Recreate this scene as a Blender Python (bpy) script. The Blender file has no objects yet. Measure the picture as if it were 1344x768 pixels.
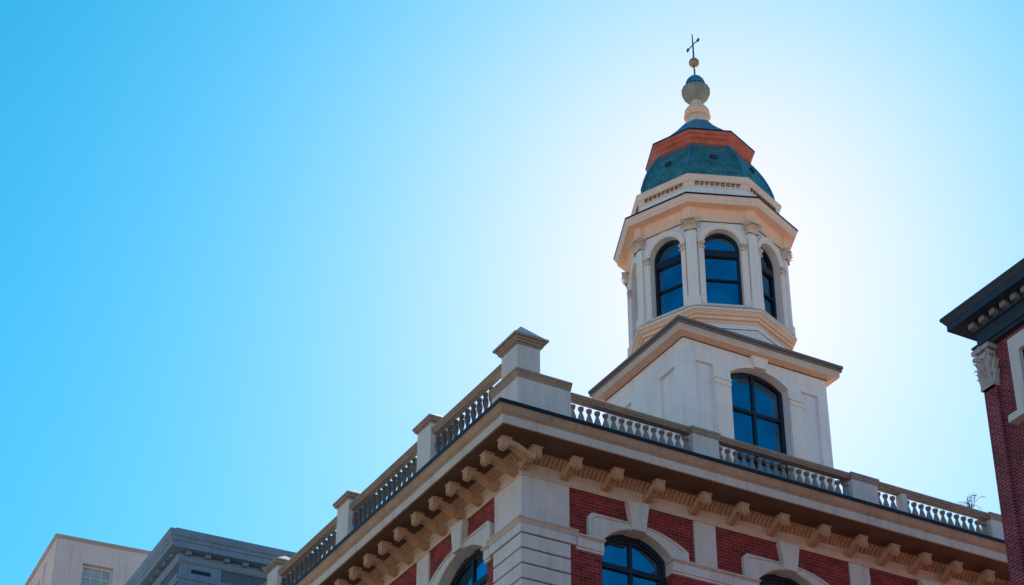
import bpy, bmesh, math, random
from mathutils import Vector, Matrix
from mathutils.geometry import tessellate_polygon
random.seed(7)
S = bpy.context.scene
COL = S.collection
R_ = math.radians

# ------------------------------------------------------------------ camera
PITCH, YAW, FPX = 33.1, 29.4, 2800.0
cam_d = bpy.data.cameras.new("camera"); cam = bpy.data.objects.new("camera", cam_d); COL.objects.link(cam)
cam.location = (-22.798, -39.956, 1.6)
cam.rotation_euler = (R_(90 + PITCH), 0, R_(-YAW))
cam_d.sensor_fit = 'HORIZONTAL'; cam_d.sensor_width = 36.0
cam_d.lens = 36.0 * FPX / 1344.0
cam_d.clip_start = 0.1; cam_d.clip_end = 5000
S.camera = cam

# ------------------------------------------------------------------ sky, sun, exposure
SUN_EL, SUN_AZ = 36.0, 36.3        # azimuth clockwise from +Y
world = bpy.data.worlds.new("World"); S.world = world; world.use_nodes = True
nt = world.node_tree; nt.nodes.clear()
wo = nt.nodes.new('ShaderNodeOutputWorld'); bg = nt.nodes.new('ShaderNodeBackground')
sky = nt.nodes.new('ShaderNodeTexSky'); sky.sky_type = 'NISHITA'; sky.sun_disc = False
sky.sun_elevation = R_(SUN_EL); sky.sun_rotation = R_(SUN_AZ)
sky.altitude = 0; sky.air_density = 1.0; sky.dust_density = 0.3; sky.ozone_density = 4.0
# the clear, strongly cyan air of the photograph: the sky's red falls off faster away from the sun
sep = nt.nodes.new('ShaderNodeSeparateColor'); com = nt.nodes.new('ShaderNodeCombineColor')
nt.links.new(sky.outputs[0], sep.inputs[0])
last = sep.outputs[0]
for op_, val in (('MULTIPLY', 0.158), ('POWER', 3.1), ('MULTIPLY', 7.5)):
    mn = nt.nodes.new('ShaderNodeMath'); mn.operation = op_; mn.inputs[1].default_value = val
    nt.links.new(last, mn.inputs[0]); last = mn.outputs[0]
nt.links.new(last, com.inputs[0]); gm_ = nt.nodes.new('ShaderNodeMath'); gm_.operation = 'MULTIPLY'; gm_.inputs[1].default_value = 0.93; nt.links.new(sep.outputs[1], gm_.inputs[0]); nt.links.new(gm_.outputs[0], com.inputs[1]); nt.links.new(sep.outputs[2], com.inputs[2])
nt.links.new(com.outputs[0], bg.inputs[0]); bg.inputs[1].default_value = 0.09
nt.links.new(bg.outputs[0], wo.inputs[0])
sd = bpy.data.lights.new("sun", 'SUN'); sun = bpy.data.objects.new("sun", sd); COL.objects.link(sun)
sd.energy = 5.0; sd.angle = R_(0.5); sd.color = (1.0, 0.93, 0.82)
sdir = Vector((math.sin(R_(SUN_AZ))*math.cos(R_(SUN_EL)), math.cos(R_(SUN_AZ))*math.cos(R_(SUN_EL)), math.sin(R_(SUN_EL))))
sun.rotation_euler = sdir.to_track_quat('Z', 'Y').to_euler()
sun.location = (60, 80, 120)
vs = S.view_settings
vs.view_transform = 'Standard'; vs.look = 'None'; vs.gamma = 1.0; vs.exposure = 0.82; vs.use_curve_mapping = False

# ------------------------------------------------------------------ materials
def new_mat(name):
    m = bpy.data.materials.new(name); m.use_nodes = True
    n = m.node_tree; b = n.nodes['Principled BSDF']
    return m, n, b
def node(n, t, **k):
    x = n.nodes.new(t)
    for a, v in k.items(): setattr(x, a, v)
    return x
def plaster(name, col, rough=0.8, dirt=0.35, dirtcol=(0.16, 0.13, 0.10), scale=1.0, bump=0.25, spec=0.3, grain=0.11, joints=None):
    """painted stone or stucco: cloudy tone, vertical rain streaks, fine grain"""
    m, n, b = new_mat(name); L = n.links.new
    tc = node(n, 'ShaderNodeTexCoord')
    n1 = node(n, 'ShaderNodeTexNoise'); n1.inputs['Scale'].default_value = 0.9*scale; n1.inputs['Detail'].default_value = 6; n1.inputs['Roughness'].default_value = 0.65
    mp = node(n, 'ShaderNodeMapping'); mp.inputs['Scale'].default_value = (7*scale, 7*scale, 0.55*scale)
    n2 = node(n, 'ShaderNodeTexNoise'); n2.inputs['Scale'].default_value = 1.0; n2.inputs['Detail'].default_value = 5
    n3 = node(n, 'ShaderNodeTexNoise'); n3.inputs['Scale'].default_value = 28*scale; n3.inputs['Detail'].default_value = 4
    L(tc.outputs['Object'], n1.inputs[0]); L(tc.outputs['Object'], mp.inputs[0]); L(mp.outputs[0], n2.inputs[0]); L(tc.outputs['Object'], n3.inputs[0])
    r1 = node(n, 'ShaderNodeMapRange'); r1.inputs[1].default_value = 0.42; r1.inputs[2].default_value = 0.78; r1.inputs[4].default_value = dirt
    r2 = node(n, 'ShaderNodeMapRange'); r2.inputs[1].default_value = 0.5; r2.inputs[2].default_value = 0.8; r2.inputs[4].default_value = dirt
    L(n1.outputs[0], r1.inputs[0]); L(n2.outputs[0], r2.inputs[0])
    ad = node(n, 'ShaderNodeMath', operation='ADD', use_clamp=True); L(r1.outputs[0], ad.inputs[0]); L(r2.outputs[0], ad.inputs[1])
    mx = node(n, 'ShaderNodeMix', data_type='RGBA'); mx.inputs[6].default_value = (*col, 1); mx.inputs[7].default_value = (*dirtcol, 1)
    L(ad.outputs[0], mx.inputs[0])
    mv = node(n, 'ShaderNodeMix', data_type='RGBA', blend_type='MULTIPLY'); mv.inputs[0].default_value = 1
    r3 = node(n, 'ShaderNodeMapRange'); r3.inputs[1].default_value = 0.3; r3.inputs[2].default_value = 0.7; r3.inputs[3].default_value = 1-grain; r3.inputs[4].default_value = 1+grain*0.6
    L(n3.outputs[0], r3.inputs[0]); L(mx.outputs[2], mv.inputs[6]); L(r3.outputs[0], mv.inputs[7])
    out = mv.outputs[2]
    if joints:
        ge = node(n, 'ShaderNodeNewGeometry'); so = node(n, 'ShaderNodeSeparateXYZ'); sn = node(n, 'ShaderNodeSeparateXYZ')
        L(tc.outputs['Object'], so.inputs[0]); L(ge.outputs['True Normal'], sn.inputs[0])
        ax = node(n, 'ShaderNodeMath', operation='ABSOLUTE'); L(sn.outputs[0], ax.inputs[0])
        gt = node(n, 'ShaderNodeMath', operation='GREATER_THAN'); L(ax.outputs[0], gt.inputs[0]); gt.inputs[1].default_value = 0.5
        mu = node(n, 'ShaderNodeMix', data_type='FLOAT'); L(gt.outputs[0], mu.inputs[0]); L(so.outputs[0], mu.inputs[2]); L(so.outputs[1], mu.inputs[3])
        co = node(n, 'ShaderNodeCombineXYZ'); L(mu.outputs[0], co.inputs[0]); L(so.outputs[2], co.inputs[1])
        br = node(n, 'ShaderNodeTexBrick'); L(co.outputs[0], br.inputs[0]); br.inputs['Scale'].default_value = 1
        br.inputs['Brick Width'].default_value = joints[0]; br.inputs['Row Height'].default_value = joints[1]; br.inputs['Mortar Size'].default_value = 0.010; br.inputs['Mortar Smooth'].default_value = 0.4
        br.inputs['Color1'].default_value = (0.98, 0.98, 0.98, 1); br.inputs['Color2'].default_value = (1.01, 1.01, 1.01, 1); br.inputs['Mortar'].default_value = (0.88, 0.87, 0.86, 1)
        mj = node(n, 'ShaderNodeMix', data_type='RGBA', blend_type='MULTIPLY'); mj.inputs[0].default_value = 1
        L(out, mj.inputs[6]); L(br.outputs[0], mj.inputs[7]); out = mj.outputs[2]
    L(out, b.inputs['Base Color'])
    bp = node(n, 'ShaderNodeBump'); bp.inputs['Strength'].default_value = bump; bp.inputs['Distance'].default_value = 0.01
    L(n3.outputs[0], bp.inputs['Height']); L(bp.outputs[0], b.inputs['Normal'])
    b.inputs['Roughness'].default_value = rough; b.inputs['Specular IOR Level'].default_value = spec
    return m
def brick(name, c1, c2, mortar, w=0.26, h=0.088, msize=0.012):
    m, n, b = new_mat(name); L = n.links.new
    tc = node(n, 'ShaderNodeTexCoord'); ge = node(n, 'ShaderNodeNewGeometry')
    so = node(n, 'ShaderNodeSeparateXYZ'); sn = node(n, 'ShaderNodeSeparateXYZ')
    L(tc.outputs['Object'], so.inputs[0]); L(ge.outputs['True Normal'], sn.inputs[0])
    ax = node(n, 'ShaderNodeMath', operation='ABSOLUTE'); L(sn.outputs[0], ax.inputs[0])
    gt = node(n, 'ShaderNodeMath', operation='GREATER_THAN'); L(ax.outputs[0], gt.inputs[0]); gt.inputs[1].default_value = 0.5
    mu = node(n, 'ShaderNodeMix', data_type='FLOAT'); L(gt.outputs[0], mu.inputs[0]); L(so.outputs[0], mu.inputs[2]); L(so.outputs[1], mu.inputs[3])
    co = node(n, 'ShaderNodeCombineXYZ'); L(mu.outputs[0], co.inputs[0]); L(so.outputs[2], co.inputs[1])
    br = node(n, 'ShaderNodeTexBrick'); L(co.outputs[0], br.inputs[0])
    br.inputs['Scale'].default_value = 1; br.inputs['Brick Width'].default_value = w; br.inputs['Row Height'].default_value = h
    br.inputs['Mortar Size'].default_value = msize; br.inputs['Mortar Smooth'].default_value = 0.3; br.inputs['Bias'].default_value = 0.0
    br.inputs['Color1'].default_value = (*c1, 1); br.inputs['Color2'].default_value = (*c2, 1); br.inputs['Mortar'].default_value = (*mortar, 1)
    nz = node(n, 'ShaderNodeTexNoise'); nz.inputs['Scale'].default_value = 2.2; nz.inputs['Detail'].default_value = 6
    L(tc.outputs['Object'], nz.inputs[0])
    r3 = node(n, 'ShaderNodeMapRange'); r3.inputs[1].default_value = 0.3; r3.inputs[2].default_value = 0.72; r3.inputs[3].default_value = 0.68; r3.inputs[4].default_value = 1.25
    L(nz.outputs[0], r3.inputs[0])
    mv = node(n, 'ShaderNodeMix', data_type='RGBA', blend_type='MULTIPLY'); mv.inputs[0].default_value = 1
    L(br.outputs[0], mv.inputs[6]); L(r3.outputs[0], mv.inputs[7])
    ns = node(n, 'ShaderNodeTexNoise'); ns.inputs['Scale'].default_value = 5.0; ns.inputs['Detail'].default_value = 8; ns.inputs['Roughness'].default_value = 0.75
    L(tc.outputs['Object'], ns.inputs[0])
    rs = node(n, 'ShaderNodeMapRange'); rs.inputs[1].default_value = 0.55; rs.inputs[2].default_value = 0.8; rs.inputs[4].default_value = 0.4; L(ns.outputs[0], rs.inputs[0])
    ms = node(n, 'ShaderNodeMix', data_type='RGBA'); ms.inputs[7].default_value = (0.34, 0.20, 0.18, 1)
    L(rs.outputs[0], ms.inputs[0]); L(mv.outputs[2], ms.inputs[6]); L(ms.outputs[2], b.inputs['Base Color'])
    iv = node(n, 'ShaderNodeMath', operation='SUBTRACT'); iv.inputs[0].default_value = 1; L(br.outputs['Fac'], iv.inputs[1])
    bp = node(n, 'ShaderNodeBump'); bp.inputs['Strength'].default_value = 0.6; bp.inputs['Distance'].default_value = 0.012
    L(iv.outputs[0], bp.inputs['Height']); L(bp.outputs[0], b.inputs['Normal'])
    b.inputs['Roughness'].default_value = 0.85; b.inputs['Specular IOR Level'].default_value = 0.25
    return m
def patina(name, c1, c2, rough=0.5, metallic=0.0, seams=True):
    m, n, b = new_mat(name); L = n.links.new
    tc = node(n, 'ShaderNodeTexCoord')
    nz = node(n, 'ShaderNodeTexNoise'); nz.inputs['Scale'].default_value = 2.6; nz.inputs['Detail'].default_value = 8; nz.inputs['Roughness'].default_value = 0.7
    L(tc.outputs['Object'], nz.inputs[0])
    r = node(n, 'ShaderNodeMapRange'); r.inputs[1].default_value = 0.35; r.inputs[2].default_value = 0.68; L(nz.outputs[0], r.inputs[0])
    mx = node(n, 'ShaderNodeMix', data_type='RGBA'); mx.inputs[6].default_value = (*c1, 1); mx.inputs[7].default_value = (*c2, 1); L(r.outputs[0], mx.inputs[0])
    out = mx.outputs[2]
    if seams:
        so = node(n, 'ShaderNodeSeparateXYZ'); L(tc.outputs['Object'], so.inputs[0])
        at = node(n, 'ShaderNodeMath', operation='ARCTAN2'); L(so.outputs[1], at.inputs[0]); L(so.outputs[0], at.inputs[1])
        ml = node(n, 'ShaderNodeMath', operation='MULTIPLY'); L(at.outputs[0], ml.inputs[0]); ml.inputs[1].default_value = 2.0
        co = node(n, 'ShaderNodeCombineXYZ'); L(ml.outputs[0], co.inputs[0]); L(so.outputs[2], co.inputs[1])
        br = node(n, 'ShaderNodeTexBrick'); L(co.outputs[0], br.inputs[0])
        br.inputs['Scale'].default_value = 1; br.inputs['Brick Width'].default_value = 0.24; br.inputs['Row Height'].default_value = 0.11
        br.inputs['Mortar Size'].default_value = 0.012; br.inputs['Mortar Smooth'].default_value = 0.2
        br.inputs['Color1'].default_value = (0.8, 0.8, 0.8, 1); br.inputs['Color2'].default_value = (1.15, 1.15, 1.15, 1); br.inputs['Mortar'].default_value = (0.5, 0.5, 0.5, 1)
        mv = node(n, 'ShaderNodeMix', data_type='RGBA', blend_type='MULTIPLY'); mv.inputs[0].default_value = 1
        L(out, mv.inputs[6]); L(br.outputs[0], mv.inputs[7]); out = mv.outputs[2]
        bp = node(n, 'ShaderNodeBump'); bp.inputs['Strength'].default_value = 0.5; bp.inputs['Distance'].default_value = 0.015; bp.invert = True
        L(br.outputs['Fac'], bp.inputs['Height']); L(bp.outputs[0], b.inputs['Normal'])
    L(out, b.inputs['Base Color'])
    b.inputs['Roughness'].default_value = rough; b.inputs['Metallic'].default_value = metallic
    return m
def glass(name, tint=(0.25, 0.7, 1.0), base=(0.13, 0.27, 0.41), ior=1.5, metal=1.0):
    m, n, b = new_mat(name); L = n.links.new
    b.inputs['Base Color'].default_value = (*base, 1); b.inputs['Roughness'].default_value = 0.03
    b.inputs['IOR'].default_value = ior; b.inputs['Metallic'].default_value = metal; b.inputs['Specular Tint'].default_value = (*tint, 1)
    tc = node(n, 'ShaderNodeTexCoord'); nz = node(n, 'ShaderNodeTexNoise'); nz.inputs['Scale'].default_value = 0.8; L(tc.outputs['Object'], nz.inputs[0])
    bp = node(n, 'ShaderNodeBump'); bp.inputs['Strength'].default_value = 0.05; bp.inputs['Distance'].default_value = 0.05
    L(nz.outputs[0], bp.inputs['Height']); L(bp.outputs[0], b.inputs['Normal'])
    n2 = node(n, 'ShaderNodeTexNoise'); n2.inputs['Scale'].default_value = 1.3; n2.inputs['Detail'].default_value = 5; L(tc.outputs['Object'], n2.inputs[0])
    r2 = node(n, 'ShaderNodeMapRange'); r2.inputs[1].default_value = 0.3; r2.inputs[2].default_value = 0.7; r2.inputs[3].default_value = 0.72; r2.inputs[4].default_value = 1.12; L(n2.outputs[0], r2.inputs[0])
    mg = node(n, 'ShaderNodeMix', data_type='RGBA', blend_type='MULTIPLY'); mg.inputs[0].default_value = 1; mg.inputs[6].default_value = (*base, 1)
    L(r2.outputs[0], mg.inputs[7]); L(mg.outputs[2], b.inputs['Base Color'])
    return m

M = {}
M['stone'] = plaster('pale_grey_stone', (0.62, 0.56, 0.55), dirt=0.24, grain=0.06, bump=0.12)
M['stucco'] = plaster('tower_stucco', (0.77, 0.73, 0.74), dirt=0.22, dirtcol=(0.34,0.31,0.30), scale=0.8, grain=0.04, bump=0.08, joints=(0.95, 0.42))
M['tower_trim'] = plaster('tower_white_trim', (0.80, 0.72, 0.68), dirt=0.15, dirtcol=(0.3,0.25,0.22))
M['white'] = plaster('white_painted_trim', (0.60, 0.56, 0.53), dirt=0.2)
M['tan'] = plaster('tan_painted_cornice', (0.57, 0.335, 0.205), dirt=0.38, dirtcol=(0.14, 0.075, 0.04))
M['cyma'] = plaster('tan_painted_moulding', (0.42, 0.285, 0.20), dirt=0.4, dirtcol=(0.14, 0.085, 0.05))
M['soffit'] = plaster('dark_brown_soffit', (0.15, 0.08, 0.05), dirt=0.3, dirtcol=(0.08, 0.045, 0.03))  # brown, much darker than the tan cornice parts around it
M['architrave'] = plaster('warm_architrave', (0.62, 0.465, 0.36), dirt=0.25)
M['cream'] = plaster('cream_painted_fascia', (0.60, 0.49, 0.43), dirt=0.25)
M['peach'] = plaster('peach_painted_trim', (0.85, 0.56, 0.41), dirt=0.22, dirtcol=(0.4, 0.2, 0.1))
M['creampeach'] = plaster('pale_peach_trim', (0.80, 0.62, 0.52), dirt=0.2, dirtcol=(0.4, 0.25, 0.17))
M['rail'] = plaster('weathered_rail_stone', (0.36, 0.27, 0.21), dirt=0.45)
M['baluster'] = plaster('baluster_stone', (0.25, 0.22, 0.21), dirt=0.4, scale=3)
M['dark_baluster'] = plaster('dark_left_baluster', (0.075, 0.075, 0.085), dirt=0.6, dirtcol=(0.22, 0.16, 0.11), scale=3)  # left balusters only: base much darker than the front ones, browner blotches
M['brick'] = brick('red_brick', (0.31, 0.027, 0.026), (0.15, 0.015, 0.017), (0.27, 0.10, 0.095), w=0.26, h=0.09, msize=0.010)
M['brick_far'] = brick('old_red_brick', (0.20, 0.026, 0.046), (0.125, 0.02, 0.036), (0.30, 0.12, 0.13), w=0.22, h=0.075)
M['lead'] = plaster('dark_blue_lead', (0.006, 0.010, 0.02), rough=0.45, dirt=0.3, dirtcol=(0.02, 0.02, 0.025))
M['ledge'] = plaster('blue_grey_ledge', (0.22, 0.27, 0.33), dirt=0.4)
M['roof'] = plaster('weathered_roof_slate', (0.16, 0.13, 0.12), dirt=0.5)
M['frame'] = plaster('dark_window_frame', (0.012, 0.018, 0.035), rough=0.4, dirt=0.2, dirtcol=(0.03, 0.03, 0.04))
M['glass'] = glass('blue_reflecting_glass')
M['glass_pale'] = glass('pale_window_glass', tint=(0.8, 0.95, 1.0), base=(0.35, 0.42, 0.45), metal=0.0)
M['teal'] = patina('teal_copper_patina', (0.014, 0.10, 0.135), (0.06, 0.24, 0.27))
M['teal_plain'] = patina('teal_copper_sheet', (0.02, 0.12, 0.19), (0.06, 0.23, 0.31), seams=False)
M['copper'] = patina('orange_copper_cornice', (0.56, 0.12, 0.055), (0.30, 0.065, 0.04), rough=0.5, seams=False)
M['gilt'] = patina('tarnished_gilt', (0.40, 0.255, 0.14), (0.24, 0.15, 0.09), rough=0.45, metallic=0.2, seams=False)
M['urn'] = patina('weathered_urn_stone', (0.34, 0.30, 0.25), (0.13, 0.19, 0.20), rough=0.7, seams=False)
M['iron'] = patina('dark_blue_iron', (0.02, 0.05, 0.08), (0.03, 0.03, 0.04), rough=0.5, metallic=0.4, seams=False)
M['ornament'] = plaster('brown_ornament', (0.17, 0.10, 0.05), dirt=0.5)
M['capital'] = plaster('carved_cream_capital', (0.72, 0.57, 0.48), dirt=0.35, dirtcol=(0.25,0.17,0.12), scale=3)
M['capital_grey'] = plaster('carved_grey_capital', (0.46, 0.42, 0.42), dirt=0.45, scale=3)
M['dentil'] = plaster('grey_dentil', (0.24, 0.24, 0.27), dirt=0.35)
M['navy'] = plaster('navy_painted_cornice', (0.022, 0.036, 0.062), rough=0.5, dirt=0.3, dirtcol=(0.05, 0.05, 0.06))
M['greyblue'] = plaster('blue_grey_paint', (0.19, 0.28, 0.385), dirt=0.3, dirtcol=(0.05, 0.05, 0.055))
M['pink'] = plaster('pale_pink_stucco', (0.72, 0.57, 0.53), dirt=0.15)
M['pinktrim'] = plaster('pink_coping', (0.50, 0.38, 0.33), dirt=0.25)
M['twig'] = plaster('dry_twig', (0.03, 0.024, 0.02), dirt=0.3)
M['ground'] = plaster('pale_city_ground', (0.62, 0.44, 0.33), scale=0.2)
M['asphalt'] = plaster('asphalt', (0.055, 0.053, 0.05), scale=0.5)
M['paving'] = plaster('warm_paving', (0.38, 0.32, 0.26), scale=0.6)
M['paint'] = plaster('road_paint', (0.75, 0.73, 0.68), scale=2)
M['grime'] = plaster('dark_joint', (0.13, 0.085, 0.065), dirt=0.3)

# ------------------------------------------------------------------ helpers
class MB:
    def __init__(s): s.v = []; s.f = []
    def add(s, vs, fs):
        k = len(s.v); s.v += [Vector(p) for p in vs]; s.f += [[i + k for i in f] for f in fs]; return s
    def box(s, x0, x1, y0, y1, z0, z1):
        return s.add([(x0,y0,z0),(x1,y0,z0),(x1,y1,z0),(x0,y1,z0),(x0,y0,z1),(x1,y0,z1),(x1,y1,z1),(x0,y1,z1)],
                     [(0,3,2,1),(4,5,6,7),(0,1,5,4),(1,2,6,5),(2,3,7,6),(3,0,4,7)])
    def fbox(s, fr, u0, u1, z0, z1, d0, d1):
        P = lambda u, z, d: fr(u, z, d)
        return s.add([P(u0,z0,d0),P(u1,z0,d0),P(u1,z0,d1),P(u0,z0,d1),P(u0,z1,d0),P(u1,z1,d0),P(u1,z1,d1),P(u0,z1,d1)],
                     [(0,3,2,1),(4,5,6,7),(0,1,5,4),(1,2,6,5),(2,3,7,6),(3,0,4,7)])
    def loops(s, rings, closed=True, cap0=False, cap1=False):
        n = len(rings[0]); k = len(s.v)
        for r in rings: s.v += [Vector(p) for p in r]
        for i in range(len(rings)-1):
            for j in range(n if closed else n-1):
                a = k+i*n+j; b = k+i*n+(j+1) % n
                s.f.append([a, b, b+n, a+n])
        if cap0: s.f.append([k+j for j in range(n)][::-1])
        if cap1: s.f.append([k+(len(rings)-1)*n+j for j in range(n)])
        return s
    def lathe(s, prof, c=(0,0), n=16, cap=True):
        rings = [[(c[0]+r*math.cos(2*math.pi*j/n), c[1]+r*math.sin(2*math.pi*j/n), z) for j in range(n)] for r, z in prof]
        return s.loops(rings, True, cap, cap)
    def tube(s, pts, rad, n=6):
        pts = [Vector(p) for p in pts]; rings = []
        for i, p in enumerate(pts):
            t = (pts[min(i+1, len(pts)-1)] - pts[max(i-1, 0)]).normalized()
            a = t.cross(Vector((0.13, 0.3, 0.94))).normalized(); b = t.cross(a)
            r = rad if isinstance(rad, (int, float)) else rad[i]
            rings.append([p + a*r*math.cos(2*math.pi*j/n) + b*r*math.sin(2*math.pi*j/n) for j in range(n)])
        return s.loops(rings, True, True, True)
    def poly(s, fr, outer, d, holes=()):
        loops = [[Vector((u, z, 0)) for u, z in outer]] + [[Vector((u, z, 0)) for u, z in h] for h in holes]
        flat = [p for l in loops for p in l]
        tris = tessellate_polygon(loops)
        return s.add([fr(p.x, p.y, d) for p in flat], [list(t) for t in tris])
    def rim(s, fr, loop, d0, d1, closed=True):
        return s.loops([[fr(u, z, d0) for u, z in loop], [fr(u, z, d1) for u, z in loop]], closed)
    def plate(s, fr, outer, d0, d1, holes=()):
        s.poly(fr, outer, d1, holes); s.poly(fr, outer, d0, holes); s.rim(fr, outer, d0, d1)
        for h in holes: s.rim(fr, h, d0, d1)
        return s
    def build(s, name, mat, parent=None, smooth=None, label=None):
        org = Vector((0,0,0)); p = parent
        while p is not None: org = org + Vector(p.location); p = p.parent
        me = bpy.data.meshes.new(name)
        me.from_pydata([tuple(v - org) for v in s.v], [], s.f); me.update()
        bm = bmesh.new(); bm.from_mesh(me)
        bmesh.ops.remove_doubles(bm, verts=bm.verts, dist=1e-5)
        bmesh.ops.recalc_face_normals(bm, faces=bm.faces); bm.to_mesh(me); bm.free()
        if smooth:
            me.shade_smooth(); me.set_sharp_from_angle(angle=R_(smooth))
        me.materials.append(M[mat])
        o = bpy.data.objects.new(name, me); COL.objects.link(o); o.parent = parent
        if label: o['label'] = label
        return o
def empty(name, loc, label, cat, group=None):
    o = bpy.data.objects.new(name, None); COL.objects.link(o); o.location = loc; o.empty_display_size = 0.5
    o['label'] = label; o['category'] = cat
    if group: o['group'] = group
    return o
def copy_part(src, loc=None, rotz=None, parent=None):
    o = src.copy(); COL.objects.link(o); o.parent = parent or src.parent
    if loc is not None: o.location = loc
    if rotz is not None: o.rotation_euler = (0, 0, rotz)
    return o
def frame(o, u, n):
    o = Vector(o); u = Vector(u); n = Vector(n)
    return lambda a, z, d: o + u*a + n*d + Vector((0, 0, z))
def offset_path(pts, o, closed=True):
    """convex path seen from above, counter-clockwise: outward offset with mitred corners"""
    n = len(pts); out = []
    def nrm(a, b):
        d = (Vector(b) - Vector(a)).normalized(); return Vector((d.y, -d.x))
    for i in range(n):
        p = Vector(pts[i])
        if closed or 0 < i < n-1:
            n1 = nrm(pts[i-1], pts[i]); n2 = nrm(pts[i], pts[(i+1) % n])
            m = (n1 + n2); m = m / (1 + n1.dot(n2))
            out.append(p + m*o)
        elif i == 0: out.append(p + nrm(pts[0], pts[1])*o)
        else: out.append(p + nrm(pts[-2], pts[-1])*o)
    return out
def sweep(mb, path, prof, closed=True):
    """closed profile [(offset, z)] run along a path in plan"""
    rings = [[(p.x, p.y, z) for p in offset_path(path, o, closed)] for o, z in prof]
    n = len(path); k = len(mb.v)
    for r in rings: mb.v += [Vector(p) for p in r]
    m = len(rings)
    for i in range(m):
        for j in range(n if closed else n-1):
            a = k+i*n+j; b = k+i*n+(j+1) % n; c = k+((i+1) % m)*n+(j+1) % n; d = k+((i+1) % m)*n+j
            mb.f.append([a, b, c, d])
    if not closed:
        mb.f.append([k+i*n for i in range(m)]); mb.f.append([k+i*n+n-1 for i in range(m)])
    return mb
def arch(uc, w, zs, zp, rise, n=18):
    """opening outline: up the left jamb, over the arch, down the right jamb"""
    if rise >= w*0.999: pts = [(uc - w*math.cos(math.pi*i/n), zp + rise*math.sin(math.pi*i/n)) for i in range(n+1)]
    else:
        R = (w*w + rise*rise)/(2*rise); a = math.asin(w/R)
        pts = [(uc + R*math.sin(-a + 2*a*i/n), zp + rise - R + R*math.cos(-a + 2*a*i/n)) for i in range(n+1)]
    return [(uc-w, zs)] + pts + [(uc+w, zs)]
def inset_arch(uc, w, zs, zp, rise, t, n=18):
    return arch(uc, w-t, zs+t, zp, max(rise - t*(0.9 if rise < w*0.999 else 1.0), 0.05), n)
def leaf(mb, base, out, side, h, w, curl):
    """carved leaf: a tongue that rises and curls outward, with thickness"""
    base = Vector(base); out = Vector(out); side = Vector(side); up = Vector((0,0,1)); rows = []
    for i in range(6):
        t = i/5; ww = w*(1 - 0.25*t - 0.5*t**4)*0.5
        oo = 0.02*h + curl*(t**2.0)*1.25; zz = h*(t - 0.30*max(0, t-0.72)/0.28)
        th = 0.05*h
        c = base + out*oo + up*zz
        rows.append([c - side*ww, c - side*ww*0.5 + out*th*1.6, c + out*th*0.8, c + side*ww*0.5 + out*th*1.6, c + side*ww, c - out*th])
    mb.loops(rows, True, True, True)
def capital_mesh(w, h, org=(0,0,0), u=(1,0,0), n=(0,-1,0), depth=None, cur=1.0):
    """Corinthian capital on a flat pilaster: bell, two rows of leaves, volutes, abacus. org = bottom centre on the wall face"""
    mb = MB(); fr = frame(org, u, n); U = Vector(u); N = Vector(n)
    dep = depth or w*0.5
    rings = []
    for t in (0, .08, .5, .8, .86):
        g = 1 + 0.28*t**2
        rings.append([fr(-w/2*g*0.9, h*t, -0.02), fr(w/2*g*0.9, h*t, -0.02), fr(w/2*g*0.9, h*t, dep*g*0.8), fr(-w/2*g*0.9, h*t, dep*g*0.8)])
    mb.loops(rings, True, True, True)
    mb.fbox(fr, -w*0.52, w*0.52, 0, h*0.07, -0.02, dep*0.92)
    for row, (z, hh, cnt, cu) in enumerate(((0.06, 0.42, 4, 0.16), (0.3, 0.42, 3, 0.22))):
        for i in range(cnt):
            a = (i + 0.5)/cnt - 0.5
            leaf(mb, fr(a*w*0.95, h*z, dep*0.8), N, U, h*hh, w/cnt*1.05, w*cu*cur)
        for sgn in (-1, 1):
            for k in range(2):
                leaf(mb, fr(sgn*w*0.46, h*z, dep*(0.2+0.42*k)), U*sgn, N, h*hh, dep*0.5, w*cu*cur)
    for sgn in (-1, 1):
        pts = []
        for i in range(15):
            a = i/14*4.6; r = w*0.17*(1 - i/18)
            pts.append(fr(sgn*(w*0.55 + r*math.sin(a)), h*0.78 + r*math.cos(a)*0.9 - w*0.02, dep*1.02 + 0.25*w*0.2))
        mb.tube(pts, w*0.05, 5)
        c0, c1 = fr(sgn*w*0.55, h*0.78, dep*0.5), fr(sgn*w*0.55, h*0.78, dep*1.04)
        mb.tube([c0, c1], w*0.15, 12)
        mb.tube([fr(sgn*w*0.08, h*0.62, dep), fr(sgn*w*0.3, h*0.8, dep*1.05), fr(sgn*w*0.52, h*0.92, dep*1.1)], w*0.045, 5)
    mb.fbox(fr, -w*0.70, w*0.70, h*0.9, h, -0.02, dep*1.25)
    mb.fbox(fr, -w*0.09, w*0.09, h*0.86, h*1.0, dep*1.2, dep*1.4)
    return mb

H = 26.254                       # underside of the architrave band of the corner building

# ------------------------------------------------------------------ ground, roads
def sheet(name, pts, z, mat):
    o = MB().add([(x, y, z) for x, y in pts], [list(range(len(pts)))]).build(name, mat); o['kind'] = 'structure'; return o
sheet('ground', [(-900,-900),(900,-900),(900,900),(-900,900)], 0.0, 'ground')
sheet('road', [(-300,-9.2),(300,-9.2),(300,-2.6),(-300,-2.6)], 0.004, 'asphalt')
sheet('road', [(-13,-300),(-3.2,-300),(-3.2,300),(-13,300)], 0.008, 'asphalt')
for x0 in range(-60, 60, 6):
    if not -16 < x0 < 0: sheet('road_marking', [(x0,-6.0),(x0+3,-6.0),(x0+3,-5.85),(x0,-5.85)], 0.012, 'paint')
def pave(x0, x1, y0, y1):
    o = MB().box(x0, x1, y0, y1, -0.1, 0.13).build('pavement', 'paving'); o['kind'] = 'structure'
pave(-3.0, 60, -2.4, 90); pave(-3.0, 60, -60, -9.4); pave(-60, -13.2, -60, -9.4); pave(-60, -13.2, -2.4, 90)

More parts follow.
